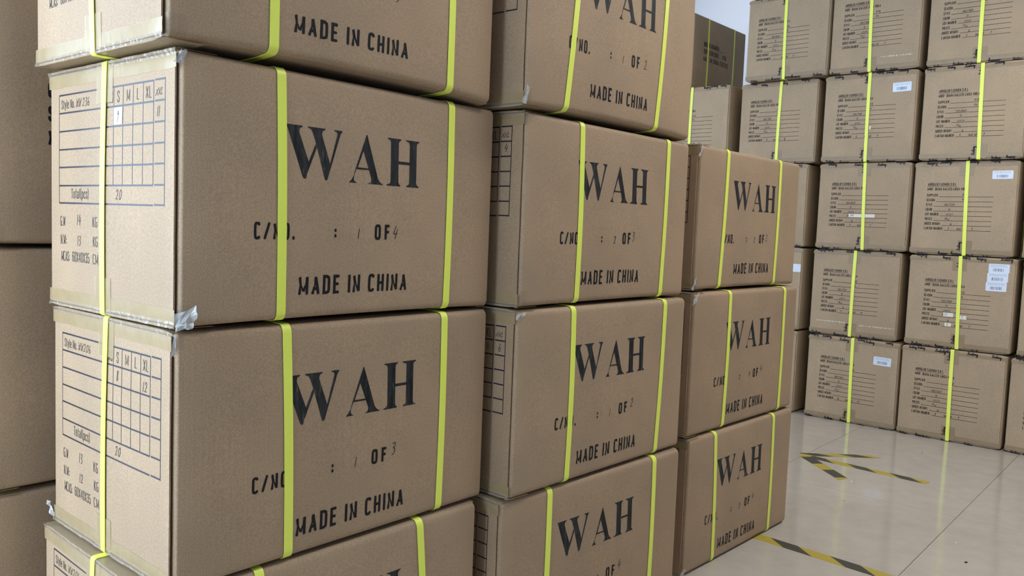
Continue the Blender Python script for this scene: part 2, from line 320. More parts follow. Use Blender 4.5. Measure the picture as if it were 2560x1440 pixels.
# ------------------------------------------------------------------ cartons
def ss(t): t = min(max(t, 0), 1); return t*t*(3-2*t)
class Carton:
    """local frame: x along the long front, y into the depth, z up; corner at 0,0,0"""
    def __init__(s, name, x, y, z, yaw, L, D, H, label, group, bulge=(0.003, 0.004), ep=0.003, r=0.0085, seed=0, kraft='kraft', ft=0.0018, rz=None, lift=0.0, gap=0.0035, over=0.0012):
        s.L, s.D, s.H, s.r, s.ep, s.bul = L, D, H, r, ep, bulge
        s.rnd = random.Random(seed*77+5); s.ft = ft; s.rz = rz or r; s.rx = .0045; s.lift = lift; s.gap = gap; s.over = over
        c, sn = math.cos(yaw), math.sin(yaw)
        s.sh = (L/2, D/2, 0)
        s.root = empty(name, (x+c*L/2-sn*D/2, y+sn*L/2+c*D/2, z), yaw)
        tag(s.root, label, 'carton', group); s.kr = kraft
        s.body()
    def lz(s, x, y, z): return s.lift*math.sin(PI*min(max(x/s.L, 0), 1))**.6*max(0, 1-max(z, 0)/.06)*max(0, 1-max(y, 0)/.2) if s.lift else 0
    def disp(s, p):
        g = lambda t, n: math.sin(PI*min(max(t/n, 0), 1))
        x, y, z = p
        z += s.lz(x, y, z)
        return (x+(2*x/s.L-1)*s.bul[0]*g(y, s.D)*g(z, s.H), y+(2*y/s.D-1)*s.bul[1]*g(x, s.L)*g(z, s.H), z)
    def S(s, P, off=0.0):
        r = s.r; K = (r/s.rx, 1.0, r/s.rz); dim = (s.L*K[0], s.D, s.H*K[2]); P = (P[0]*K[0], P[1], P[2]*K[2])
        Q = [min(max(P[k], r), dim[k]-r) for k in range(3)]
        d = Vector((P[0]-Q[0], P[1]-Q[1], P[2]-Q[2])); l = d.length or 1
        n = Vector((d.x*K[0], d.y, d.z*K[2])); n = n.normalized() if n.length > 0 else n
        return s.disp(tuple((Q[k]+d[k]*r/l)/K[k]+n[k]*off for k in range(3)))
    def curl(s, y): return s.gap*max(0, 1-y/.045)**2
    def front(s, off): return lambda u, v: s.S((u, 0, v), off)
    def end(s, off): # -X end, u from the far edge towards the front corner, on top of the end panel
        def f(u, v):
            p = s.disp((0, s.D-u, v)); return (p[0]-s.ep-off-s.curl(s.D-u), p[1], p[2])
        return f
    def part(s, mb, name, m, smooth=False, parent=None): return mb.build(name, m, parent or s.root, smooth, s.sh)
    def body(s):
        r = s.r
        def ax(n, k, r=s.r): return [0, .12*r, .4*r, .72*r, r]+[r+(n-2*r)*i/k for i in range(1, k)]+[n-r, n-.72*r, n-.4*r, n-.12*r, n]
        X, Y, Z = ax(s.L, 12, s.rx), ax(s.D, 8), ax(s.H, 10, s.rz)
        mb = MB(); idx = {}
        def vi(P):
            k = tuple(round(c, 6) for c in P)
            if k not in idx: idx[k] = mb.add([s.S(P)])
            return idx[k]
        def sheet(A, B, fn, flip):
            for i in range(len(A)-1):
                for j in range(len(B)-1):
                    q = [vi(fn(A[i], B[j])), vi(fn(A[i+1], B[j])), vi(fn(A[i+1], B[j+1])), vi(fn(A[i], B[j+1]))]
                    if len(set(q)) < 3: continue
                    q = list(dict.fromkeys(q))
                    mb.face(q[::-1] if flip else q)
        sheet(X, Z, lambda a, b: (a, 0, b), False); sheet(X, Z, lambda a, b: (a, s.D, b), True)
        sheet(Y, Z, lambda a, b: (0, a, b), True); sheet(Y, Z, lambda a, b: (s.L, a, b), False)
        sheet(X, Y, lambda a, b: (a, b, s.H), False); sheet(X, Y, lambda a, b: (a, b, 0), True)
        s.part(mb, 'body', M[s.kr], True)
        # end panel of the glued joint: a board lapped over the end, stopping just short of the front corner
        mb = MB(); ys = [0.0062, .010, .016, .024, .034, .046]+[0.046+(s.D-0.046-0.006)*i/8 for i in range(1, 9)]; zs = [0.0045+(s.H-0.009)*i/10 for i in range(11)]
        def slab(x_off):
            return [[(lambda p: (p[0]-x_off-s.curl(yy), p[1], p[2]))(s.disp((0, yy+s.rnd.uniform(-.0003, .0003)*(yy < .01), zz))) for zz in zs] for yy in ys]
        outer, inner = slab(s.ep), slab(.0008)
        mb.grid(outer); mb.grid([q[::-1] for q in inner])
        for a, b in ((outer[0], inner[0]), (inner[-1], outer[-1])): mb.grid([b, a])
        mb.grid([[r_[0] for r_ in outer], [r_[0] for r_ in inner]]); mb.grid([[r_[-1] for r_ in inner], [r_[-1] for r_ in outer]])
        s.part(mb, 'end_panel', M[s.kr])
        # top and bottom flaps, meeting at the middle of the depth
        for zf, nm in ((1, 'top_flap'), (-1, 'bottom_flap')):
            for sd in (0, 1):
                mb = MB(); rows_t, rows_b = [], []
                ya, yb = (s.r+.001, s.D/2-0.001) if sd == 0 else (s.D/2+0.001, s.D-s.r-.001)
                ns = [ya+(yb-ya)*t for t in ((0, .04, .1, .2, .3, .4, .5, .6, .7, .8, .9, .96, 1) if sd == 0 else (0, .04, .1, .2, .3, .4, .5, .6, .7, .8, .9, .96, 1))]
                xs = [-s.ep-s.over]+[s.L*(i+.15)/8.15 for i in range(9)]+[s.L+.0015]
                for yy in ns:
                    t = s.fth(yy); zz = (s.H+t) if zf > 0 else -t; zi = (s.H-.0015) if zf > 0 else .0015
                    jit = s.rnd.uniform(-.0006, .0014)
                    lf = (lambda xx: s.lz(xx, yy, 0)) if zf < 0 else (lambda xx: 0)
                    rows_t.append([(xx+(jit if k == 0 else 0), yy, zz+lf(xx)) for k, xx in enumerate(xs)]); rows_b.append([(xx+(jit if k == 0 else 0), yy, zi+lf(xx)) for k, xx in enumerate(xs)])
                mb.grid(rows_t if zf < 0 else [q[::-1] for q in rows_t]); mb.grid(rows_b if zf > 0 else [q[::-1] for q in rows_b])
                mb.grid([[q[0] for q in rows_t], [q[0] for q in rows_b]]); mb.grid([[q[-1] for q in rows_b], [q[-1] for q in rows_t]])
                mb.grid([rows_b[0], rows_t[0]]); mb.grid([rows_t[-1], rows_b[-1]])
                s.part(mb, nm, M['kraft_flap'])
    def fth(s, y): return 0.0002+(s.ft-.0002)*ss((min(y, s.D-y)-s.r-.001)/.02)
    def loop(s, name, stations, hw, axis):
        """closed strap ring; stations = (P, offset); width direction = axis (0: x, 1: y)"""
        mb = MB(); rows = []
        for P, off in stations:
            row = []
            for (sg, o) in ((-1, off+.0005), (-1, off+.0013), (1, off+.0013), (1, off+.0005)):
                q = list(P); q[axis] += sg*hw; row.append(s.S(q, o) if len(P) == 3 else None)
            rows.append(row+[row[0]])
        mb.grid(rows, closed=True)
        o = s.part(mb, name, M['strap'], False); return o
    def cross_strap(s, ub, ut, hw=0.0073):
        r = s.rz; r2_ = s.r; st = []
        e = [1, .8, .6, .4, .2, .05]
        zs = [r+(s.H-2*r)*i/8 for i in range(9)]
        uf = lambda z: ub+(ut-ub)*z/s.H
        ub2 = (ub+ut)/2
        for z in [r*(1-k) for k in e[::-1]][::-1][::-1]: pass
        fr = sorted([r*k for k in e]+zs+[s.H-r*k for k in e])
        for z in fr: st.append(((uf(z), 0, z), 0.0004))
        ytop = sorted([r2_*k for k in e]+[.02, .03, .05]+[s.D*i/4 for i in (1, 2, 3)]+[s.D-.05, s.D-.03, s.D-.02]+[s.D-r2_*k for k in e])
        for y in ytop: st.append(((ut+(ub2-ut)*y/s.D, y, s.H), s.fth(y)+.0003))
        for z in fr[::-1]: st.append(((ub2, s.D, z), 0.0004))
        for y in ytop[::-1]: st.append(((ub+(ub2-ub)*y/s.D, y, 0), s.fth(y)+.0003))
        return s.loop('strap', st, hw, 0)
    def long_strap(s, ub, ut, hw=0.0073):
        """round the length, over the ends; u measured from the far edge of the end"""
        st = []; H, L, D = s.H, s.L, s.D; yb, yt = D-ub, D-ut; t = s.ft+.0007; e = s.ep+.0016
        pts = []
        def arc(cx, cz, a0, a1, rx): return [(cx+rx*math.cos(math.radians(a0+(a1-a0)*k/6)), cz+rx*math.sin(math.radians(a0+(a1-a0)*k/6))) for k in range(7)]
        R = 0.004
        pts += arc(-e+R, -t+R, 270, 180, R)
        pts += [(-e, H*k/8) for k in range(1, 8)]
        pts += arc(-e+R, H+t-R, 180, 90, R)
        pts += [(L*k/6, H+t) for k in range(1, 6)]
        pts += arc(L+.002-R, H+t-R, 90, 0, R)
        pts += [(L+.002, H*k/8) for k in range(7, 0, -1)]
        pts += arc(L+.002-R, -t+R, 0, -90, R)
        pts += [(L*k/6, -t) for k in range(5, 0, -1)]
        mb = MB(); rows = []; n = len(pts)
        for i in range(n):
            a, b = pts[i-1], pts[(i+1) % n]; dx, dz = b[0]-a[0], b[1]-a[1]; l = math.hypot(dx, dz); nx, nz = -dz/l, dx/l
            x, z = pts[i]; y = yb+(yt-yb)*min(max(z/H, 0), 1)
            row = []
            for sg, o in ((-1, 0.0), (-1, .0009), (1, .0009), (1, 0.0)):
                p = (x+nx*o, y+sg*hw, z+nz*o); q = s.disp((min(max(p[0], 0), L), p[1], p[2])); row.append((p[0]+q[0]-min(max(p[0], 0), L), p[1], p[2]))
            rows.append(row+[row[0]])
        mb.grid(rows, closed=True); return s.part(mb, 'strap', M['strap'])
    def edge_tape(s, top, drop=0.024, u0=0.0, u1=None, jit=0.0006, over=0.028, m='tape', fold=True):
        """tape folded over the end edge, half on the end, half on the flaps"""
        u1 = s.D if u1 is None else u1
        mb = MB(); rows = []; n = max(4, int((u1-u0)/.012)); sg = 1 if top else -1; zb = s.H if top else 0
        E = s.end(.0005); j = lambda k=1: s.rnd.uniform(-jit, jit)*k
        for i in range(n+1):
            u = u0+(u1-u0)*i/n; dj = drop+.0004*math.sin(i*.9)
            row = [E(u, zb-sg*dj), E(u, zb-sg*dj*.66), E(u, zb-sg*dj*.33), E(u, zb-sg*.0052)]
            rows.append([(p[0]-(abs(j(.7)) if k in (1, 2) else 0), p[1], p[2]) for k, p in enumerate(row)])
        mb.grid(rows if not top else [q[::-1] for q in rows]); o = s.part(mb, 'tape', M[m], True)
        if not fold: return o
        mb = MB(); mb.grid([[(x_, s.D-u0-(u1-u0)*i/n, zb+sg*(s.fth(s.D-u0-(u1-u0)*i/n)+.0003)) for x_ in (-.003, .01, .05)] for i in range(n+1)]); s.part(mb, 'tape', M[m], True)
        mb = MB(); rows = []; n = int((u1-u0)/.006)
        for i in range(n+1):
            u = u0+(u1-u0)*i/n; y = s.D-u; t = s.fth(y)
            p = E(u, zb-sg*.0085)
            rows.append([p, (p[0]-abs(j(2))-.0004, y+j(2), zb-sg*.0040+j(2)), (-s.ep-.0012-s.curl(y)*.6-abs(j(3)), y+j(2), zb+sg*.0006+j(2)), (-s.ep*.6-abs(j(2)), y+j(2), zb+sg*(t+.0004)), (over*.6, y, zb+sg*(t+.0004))])
        mb.grid(rows if not top else [q[::-1] for q in rows]); s.part(mb, 'tape_fold', M['film_fold']); return o
    def patch(s, fn, u0, u1, v0, v1, name='tape', m='tape', jit=0.0, n=4):
        mb = MB(); rows = []
        for i in range(n+1):
            rows.append([fn(u0+(u1-u0)*i/n+s.rnd.uniform(-jit, jit), v0+(v1-v0)*k/n+s.rnd.uniform(-jit, jit)) for k in range(n+1)])
        mb.grid(rows); return s.part(mb, name, M[m])
    def corner_tape(s, top, un=0.022, vn=0.028):
        """tape end lapped round the front corner"""
        mb = MB(); rows = []
        for i in range(9):
            v = vn*i/8; z = s.H-v if top else v; row = []
            for k in range(9):
                t = k/8; j = s.rnd.uniform(0, .0009)
                row.append(s.S((max(t-.3, 0)/.7*un, max(.3-t, 0)/.3*.006, min(max(z, .0), s.H)), .0008+j))
            rows.append(row)
        mb.grid(rows); return s.part(mb, 'tape_end', M['film_flat'], True)
    def scrap(s, base, d1, d2, seed, nm='tape_scrap', a=5, b=4, amp=0.004):
        """crumpled loose end of clear tape"""
        rd = random.Random(seed); mb = MB(); rows = []; base, d1, d2 = Vector(base), Vector(d1), Vector(d2); nn = d1.cross(d2).normalized()
        for i in range(a):
            rows.append([tuple(base+d1*(i/(a-1)+rd.uniform(-.08, .08))+d2*(k/(b-1)-.5+rd.uniform(-.1, .1))*(1-.25*i/(a-1))+nn*rd.uniform(-amp, amp)) for k in range(b)])
        mb.grid(rows); return s.part(mb, nm, M['film'])
    def lines(s, segs, fn, hw, name, m):
        mb = MB()
        for a, b in segs: ribbon(mb, [a, b], hw if not isinstance(hw, dict) else hw[abs(a[0]-b[0]) < 1e-6], fn, 0, False)
        return s.part(mb, name, M[m])

PR = 0.00028   # how far print stands off the board
def word_part(c, name, m, *a_, **k_):
    mb = MB(); text(mb, *a_, **k_); return c.part(mb, name, M[m])
def front_print(c, du, dv, n1, n2, hn1=(0, 0), hn2=(0, 0), seed=0):
    f = c.front(PR); rd = random.Random(seed)
    mb = MB(); bigword(mb, .1565+du, .2057+dv, f); o = c.part(mb, 'large_lettering', M['ink']); o['label'] = 'large black serif letters, worn in places'
    W = lambda nm, m, *a_, **k_: word_part(c, nm, m, *a_, **k_)
    W('carton_number_print', 'ink_flat', 'C/NO.', .106+du, .1168+dv, .0247, f, .0665, sw=.158)
    W('colon_print', 'ink_flat', ':', .2435+du, .1195+dv, .023, f, sw=.16); W('carton_number_print', 'ink_flat', 'OF', .3213+du, .1187+dv, .0247, f, .0335, sw=.185)
    W('origin_print', 'ink_flat', 'MADE IN CHINA', .1812+du, .035+dv, .0302, f, .2145, sw=.158, gap=.13, space=.30)
    if n1: W('handwriting', 'pen', n1, .288+du+hn1[0], .1195+dv+hn1[1], .0165, f, font=HAND, sw=.078, slant=.12)
    if n2: W('handwriting', 'pen', n2, .3595+du+hn2[0], .121+dv+hn2[1], .021, f, font=HAND, sw=.064, slant=.12)
US = [.1925, .2185, .2458, .2745, .3024, .3304]
VS = [.3215, .2943, .2668, .2392, .2122, .1844, .158]
def end_print(c, du=0, dv=0, style='', cells=(), total='', gw='', nw='', patch=None, xxl=True, left=True, rows=VS, xxl_w=.0285):
    f = c.end(PR); u0, u1, u2 = .036+du, .3304+du, .3604+du
    mb = MB(); hwv, hwh = .00062, .0012
    for k, v in enumerate(rows):
        ribbon(mb, [(u0, v+dv), (u1, v+dv)], hwh, f, 0, False); ribbon(mb, [(u1+.0035, v+dv+.0006), (u2, v+dv+.0006)], hwh, f, 0, False)
    for u in [u0]: ribbon(mb, [(u, rows[0]+dv), (u, rows[-1]+dv)], hwv, f, 0, False)
    for u in US: ribbon(mb, [(u+du, rows[0]+dv), (u+du, rows[-2]+dv)], hwv, f, 0, False)
    ribbon(mb, [(u2, rows[0]+dv+.002), (u2, rows[-1]+dv-.001)], hwv*1.4, f, 0, False)
    c.part(mb, 'printed_table', M['table_ink'])
    W = lambda *a_, **k_: word_part(c, 'end_print', 'ink_small', *a_, **k_)
    for t, ua, ub in (('XS', .2025, .2155), ('S', .2285, .2350), ('M', .2560, .2655), ('L', .2850, .2905), ('XL', .3095, .3240)):
        W(t, ua+du, .2995+dv, .0158, f, ub-ua, sw=.085)
    if left:
        W('Style No.', .0445+du, .3005+dv, .0135, f, .046, sw=.09, gap=.12)
        W('Total(pcs)', .0805+du, .1650+dv, .0150, f, .0600, sw=.085, gap=.12)
        for t, ua, va, wd in (('G.W', .0400, .1225, .0180), ('KG', .1535, .1235, .0150), ('N.W:', .0405, .0945, .0220), ('KG', .1545, .0950, .0150), ('MCAS:', .0430, .0690, .0300), ('60X40X35', .0830, .0695, .0585), ('CM', .1530, .0692, .0175)):
            W(t, ua+du, va+dv, .0154, f, wd, sw=.085, gap=.12)
    if patch: c.patch(c.end(.0004), patch[0]+du, patch[1]+du, patch[2]+dv, patch[3]+dv, 'paper_patch', 'paper')
    fh = c.end(.0004); fp = c.end(.0007); Hd = lambda *a_, **k_: word_part(c, 'handwriting', 'pen', *a_, font=HAND, sw=.062, **k_)
    if style: Hd(style, .0960+du, .3005+dv, .0130, fh, .0445, gap=.12, space=.2, slant=.15)
    if xxl: Hd('XXL', .3345+du, .3010+dv, .0105, fh, .0190, gap=-.05, slant=.2)
    for k, (t, ua, va, hh) in enumerate(cells): Hd(t, ua+du, va+dv, hh, fp if patch and k == 0 else fh, slant=.12)
    if total: Hd(total, .2265+du, .1640+dv, .0150, fh, slant=.12)
    if gw: Hd(gw, .1005+du, .1255+dv, .0160, fh, slant=.10)
    if nw: Hd(nw, .1015+du, .0945+dv, .0150, fh, slant=.10)

# ================================================================== room
R = ROOM
mb = MB(); mb.box((R['x0'], R['y0'], -.06), (R['x1'], R['y1'], -.0035)); floor = struct(mb.build('floor', M['grout']))
PT = .632; gj = .0008; ta = math.radians(1.2); mb = MB()
mb.box((-PT/2+gj, -PT/2+gj, -.0035), (PT/2-gj, PT/2-gj, 0.0))
tile0 = None; c_, s_ = math.cos(ta), math.sin(ta)
for i in range(-9, 7):
    for j in range(-7, 7):
        lx, ly = (i+.5)*PT, (j+.5)*PT
        x, y = 2.37+c_*lx-s_*ly, -.397+s_*lx+c_*ly
        if not (R['x0']-.1 < x < R['x1']+.1 and R['y0']-.1 < y < R['y1']+.1): continue
        if tile0 is None: t = mb.build('tile', M['tile']); tile0 = t
        else: t = tile0.copy(); COL.objects.link(t)
        t.parent = floor; t.location = (x, y, 0); t.rotation_euler = (0, 0, ta+(PI/2)*((i*3+j*5) % 4))
def wall(name, a, b, m='wall'): mb = MB(); mb.box(a, b); return struct(mb.build(name, M[m]))
wall('wall_right', (R['x0']-.2, R['y0']-.2, -.06), (R['x1']+.2, R['y0'], R['z']))
mb = MB()
for a, b in (((R['x0']-.2, -.06), (R['x1']+.2, WIN2['z0'])), ((R['x0']-.2, WIN2['z1']), (R['x1']+.2, R['z'])), ((R['x0']-.2, WIN2['z0']), (WIN2['x0'], WIN2['z1'])), ((WIN2['x1'], WIN2['z0']), (R['x1']+.2, WIN2['z1']))):
    mb.box((a[0], R['y1'], a[1]), (b[0], R['y1']+.2, b[1]))
struct(mb.build('wall_left', M['wall']))
wall('wall_back', (R['x1'], R['y0'], -.06), (R['x1']+.2, R['y1'], R['z']))
mb = MB()
for a, b in (((R['y0'], -.06), (R['y1'], WIN['z0'])), ((R['y0'], WIN['z1']), (R['y1'], R['z'])), ((R['y0'], WIN['z0']), (WIN['y0'], WIN['z1'])), ((WIN['y1'], WIN['z0']), (R['y1'], WIN['z1']))):
    mb.box((R['x0']-.2, a[0], a[1]), (R['x0'], b[0], b[1]))
struct(mb.build('wall_front', M['wall']))
wall('ceiling', (R['x0']-.2, R['y0']-.2, R['z']), (R['x1']+.2, R['y1']+.2, R['z']+.15), 'ceiling')
def window(name, loc, rz, wy, wz):
    win = struct(empty(name, loc, rz)); mb = MB()
    for a, b in (((-wy, 0), (wy, .05)), ((-wy, wz-.05), (wy, wz)), ((-wy, .05), (-wy+.05, wz-.05)), ((wy-.05, .05), (wy, wz-.05)), ((-.025, .05), (.025, wz-.05))): mb.box((-.03, a[0], a[1]), (.03, b[0], b[1]))
    mb.build('window_frame', M['frame'], win)
    for a, b in ((-wy+.05, -.025), (.025, wy-.05)):
        mb = MB(); mb.box((-.004, a, .05), (.004, b, wz-.05)); mb.build('pane', M['glass'], win)
window('window_1', (R['x0']-.1, (WIN['y0']+WIN['y1'])/2, WIN['z0']), 0, (WIN['y1']-WIN['y0'])/2, WIN['z1']-WIN['z0'])
window('window_2', ((WIN2['x0']+WIN2['x1'])/2, R['y1']+.1, WIN2['z0']), PI/2, (WIN2['x1']-WIN2['x0'])/2, WIN2['z1']-WIN2['z0'])
# unseen hanging lamps; the last is added to brighten the back wall
LAMPS = [(2.45, -0.78, 2.15), (1.15, -0.80, 2.25), (0.7, 2.4, 2.55), (3.0, 2.6, 2.55), (5.02, 2.35, 3.30)]
lamp0 = None
for i, (x, y, z) in enumerate(LAMPS):
    if lamp0 is None:
        root = empty('hanging_lamp', (0, 0, 0)); mb = MB(); mb.box((-.63, -.17, -.02), (.63, .17, .045)); hs = mb.build('housing', M['frame'], root)
        mb = MB(); mb.box((-.60, -.14, -.026), (.60, .14, -.019)); df = mb.build('diffuser', M['lamp'], root); lamp0 = (root, hs, df)
    else:
        root = lamp0[0].copy(); COL.objects.link(root)
        for p in lamp0[1:]: q = p.copy(); COL.objects.link(q); q.parent = root
    for sx in (-.5, .5):
        mb = MB(); mb.box((sx-.004, -.004, .045), (sx+.004, .004, R['z']-z)); mb.build('rod', M['frame'], root)
    root.location = (x, y, z)
    tag(root, 'white hanging lamp with a long lit diffuser, out of view overhead', 'lamp', 'lamps under the ceiling')

# ================================================================== near stacks
GA = 'strapped cartons in the three near stacks'
ZF = .0033   # the bottom flaps lie on the floor
NEAR = {'A1': [-0.0263, -0.0166, 0.0277, 0.5965, 0.35, 1.0794], 'A2': [0.0, 0.0, 0.0317, 0.6026, 0.357, 0.7154], 'A3': [-0.0002, 0.0068, 0.0124, 0.5971, 0.3498, 0.3585], 'A4': [-0.0219, 0.0125, -0.0118, 0.5981, 0.3515, 0.0],
        'B1': [0.6116, -0.0487, 0.0285, 0.6004, 0.35, 1.0796], 'B2': [0.6326, -0.0345, 0.0183, 0.5989, 0.3567, 0.7159], 'B3': [0.6277, -0.0346, -0.0066, 0.5969, 0.3529, 0.356], 'B4': [0.6133, -0.0244, -0.0411, 0.6034, 0.349, 0.0],
        'C1': [1.3157, -0.0081, 0.0042, 0.5999, 0.3576, 0.7228], 'C2': [1.306, -0.0175, -0.0139, 0.5985, 0.3602, 0.3556], 'C3': [1.3126, -0.0224, -0.0156, 0.5949, 0.3486, 0.0]}
LAB = {'A1': 'top carton of the nearest stack, its upper part cut off by the picture edge', 'A2': 'carton penned 1 of 4 with white paper patch on its end, nearest stack',
       'A3': 'carton penned 1 of 3, under the 1 of 4 carton in the nearest stack', 'A4': 'lowest carton of the nearest stack, mostly cut off at the bottom edge',
       'B1': 'carton penned 1 of 2 on top of the middle stack', 'B2': 'carton penned 2 of 3, second from top in the middle stack',
       'B3': 'carton penned 1 of 2 low in the middle stack, under the 2 of 3 carton', 'B4': 'bottom carton of the middle stack, cut off below the of 4',
       'C1': 'carton penned 2 of 2 on top of the three-high stack', 'C2': 'carton penned 4 of 4 in the middle of the three-high stack', 'C3': 'carton penned 2 of 4 standing on the floor under the three-high stack'}
STR = {'A1': ((.150, .146), (.4925, .489)), 'A2': ((.153, .1473), (.490, .4905)), 'A3': ((.1755, .1662), (.4848, .4862)), 'A4': ((.158, .151), (.486, .459)),
       'B1': ((.1165, .150), (.446, .474)), 'B2': ((.172, .1693), (.4953, .5034)), 'B3': ((.1642, .1657), (.493, .507)), 'B4': ((.130, .1358), (.497, .498)),
       'C1': ((.1276, .1437), (.4592, .4633)), 'C2': ((.1762, .1824), (.5122, .5119)), 'C3': ((.1462, .1283), (.4736, .4694))}
LS = {'A1': (.198, .192), 'A2': (.186, .192), 'A3': (.187, .196), 'A4': (.19, .198)}
PRT = {'A1': (0, .003, '', '3', (0, 0), (.004, 0)), 'A2': (0, 0, '1', '4', (0, 0), (0, 0)), 'A3': (.006, -.0065, '1', '3', (0, .002), (.004, .006)), 'A4': (.003, -.002, '', '4', (0, 0), (0, 0)),
       'B1': (.0105, .003, '1', '2', (0, 0), (.012, 0)), 'B2': (.003, 0, '2', '3', (0, 0), (0, .004)), 'B3': (.012, -.005, '1', '2', (0, 0), (.006, .006)), 'B4': (.006, -.0068, '2', '4', (0, 0), (.004, .008)),
       'C1': (.0225, .0005, '2', '2', (0, 0), (.004, .003)), 'C2': (.0105, -.0025, '4', '4', (.008, .004), (.006, .008)), 'C3': (-.0115, -.0075, '2', '4', (0, 0), (.006, .008))}
CT = {}
for i, (n, (x, y, yw, L, H, z)) in enumerate(NEAR.items()):
    D = .3948
    c = Carton('shipping_carton', x, y, z+ZF, yw, L, D, H, LAB[n], GA, seed=i+1, bulge=(.002, .004 if n[0] != 'C' else .003), rz=.012, lift={'A1': .010, 'B1': .007, 'C1': .003, 'A2': .003, 'B2': .002}.get(n, 0)); CT[n] = c
    for a, b in STR[n]: c.cross_strap(a, b)
    c.long_strap(*LS.get(n, (.19, .19)))
    front_print(c, *PRT[n], seed=i)
    for top in (True, False):
        c.edge_tape(top, u1=D-.001)
        cu = LS.get(n, (.19, .19))[1 if top else 0]
        if n[0] == 'A':
            E = c.end(.0009); a, b = cu-.026, cu+.024
            if top: c.patch(E, a, b, H-.056, H-.003, n=5)
            else: c.patch(E, a, b, .003, .052, n=5)
    if n in ('A1', 'B1', 'C1', 'A2', 'B2'): c.corner_tape(False, .014 if n[0] != 'A' or n == 'A2' else .024, .030)
    if n in ('A2', 'B2', 'B3', 'C1', 'A3'): c.corner_tape(True, .010, .022 if n[0] != 'C' else .03)
end_print(CT['A1'], .008, .010, style='WW236', total='20', gw='14', nw='13')
end_print(CT['A2'], 0, 0, style='WW 236', cells=(('9', .2285, .2735, .0140), ('11', .3395, .2740, .0140)), total='20', gw='14', nw='13', patch=(.2195, .2440, .2690, .2925))
end_print(CT['A3'], 0, -.0105, style='WW206', cells=(('8', .2290, .2740, .0150), ('12', .3090, .2700, .0150)), total='20', gw='13', nw='12', xxl=False)
end_print(CT['A4'], .004, 0, style='WW206')
end_print(CT['B1'], .008, .010, left=False)
end_print(CT['B2'], .002, .0085, cells=(('4', .3430, .2760, .0150),), left=False)
end_print(CT['B3'], .009, -.0005, cells=(('4', .3110, .2740, .0150), ('6', .3430, .2740, .0150)), left=False)
end_print(CT['B4'], .004, -.005, left=False, xxl=False)
end_print(CT['C1'], .008, .008, left=False); end_print(CT['C2'], .010, 0, left=False); end_print(CT['C3'], .006, 0, left=False)
# loose ends of clear tape at corners (local carton coordinates)
A = CT['A2']; A.scrap((-.004, .004, .006), (.022, -.012, .014), (-.004, 0, .022), 3); A.scrap((-.004, .002, .002), (.020, -.010, .000), (0, -.004, .010), 5)
A.scrap((-.003, .004, A.H-.018), (.004, -.006, .016), (.012, 0, 0), 11, amp=.002)
CT['A3'].scrap((-.006, .394, .006), (-.004, .006, .022), (.0, .012, .004), 7, amp=.004); CT['A3'].scrap((-.004, .003, CT['A3'].H-.032), (.002, -.003, .030), (.005, -.002, 0), 8, amp=.0015)
CT['C2'].scrap((-.006, .0, CT['C2'].H-.028), (.012, -.008, .030), (.012, .004, 0), 12, amp=.005)
CT['C1'].scrap((-.006, .0, .002), (.006, -.006, .030), (.010, .002, 0), 13, amp=.003); CT['C1'].scrap((-.005, .0, CT['C1'].H-.03), (.002, -.004, .028), (.009, .0, 0), 14, amp=.002)
CT['C3'].scrap((-.012, -.004, .004), (.004, -.004, .020), (.014, -.003, 0), 15, amp=.003)
CT['B1'].scrap((-.004, .002, .003), (.004, -.006, .030), (.011, 0, 0), 16, amp=.0015); CT['B3'].scrap((-.003, .002, CT['B3'].H-.012), (.022, -.004, .006), (.0, -.002, .010), 17, amp=.002)

# ================================================================== far stack
GB = 'strapped cartons stacked against the far side'
FARB = {'F11': [3.4422, 0.9477, 0.4126, 0.3998, 1.6336], 'F12': [3.474, 0.9788, 0.3992, 0.398, 1.2257], 'F13': [3.4691, 1.0129, 0.4095, 0.3985, 0.8171],
        'F14': [3.466, 1.012, 0.4095, 0.3985, 0.4086], 'F15': [3.462, 1.012, 0.4095, 0.3985, 0.0],
        'F21': [3.4551, 0.5276, 0.3975, 0.3986, 1.6339], 'F22': [3.4627, 0.5437, 0.412, 0.3997, 1.2242], 'F23': [3.4683, 0.5459, 0.4132, 0.3978, 0.8164], 'F24': [3.4773, 0.5536, 0.404, 0.4018, 0.4047], 'F25': [3.4624, 0.5456, 0.4205, 0.3947, 0.0],
        'F31': [3.4624, 0.102, 0.4095, 0.3986, 1.631], 'F32': [3.4545, 0.103, 0.4015, 0.3983, 1.2227], 'F33': [3.4701, 0.1186, 0.4076, 0.4002, 0.8125], 'F34': [3.4623, 0.1108, 0.4193, 0.3973, 0.4052], 'F35': [3.4545, 0.1131, 0.4166, 0.3952, 0.0],
        'F45': [3.4578, -0.3168, 0.4095, 0.3922, 0.0], 'F44': [3.462, -0.3320, 0.4095, 0.3975, 0.4032], 'F43': [3.462, -0.3220, 0.4095, 0.3985, 0.8107], 'F42': [3.458, -0.3220, 0.4095, 0.3985, 1.2192], 'F41': [3.458, -0.3320, 0.4095, 0.3985, 1.6277],
        'F02': [3.4532, 1.4421, 0.4095, 0.4026, 1.2257], 'F03': [3.462, 1.450, 0.4095, 0.3985, 0.8171], 'F04': [3.462, 1.446, 0.4095, 0.3985, 0.4086], 'F05': [3.462, 1.448, 0.4095, 0.3985, 0.0],
        'F01': [3.520, 1.7100, 0.4100, 0.405, 1.6383],
        'G2': [3.462, 1.880, .41, .4026, 1.2257], 'G3': [3.462, 1.884, .41, .3985, .8171], 'G4': [3.462, 1.880, .41, .3985, .4086], 'G5': [3.462, 1.882, .41, .3985, 0]}
ORD = {'1': 'top row', '2': 'second row', '3': 'third row', '4': 'fourth row', '5': 'floor row'}
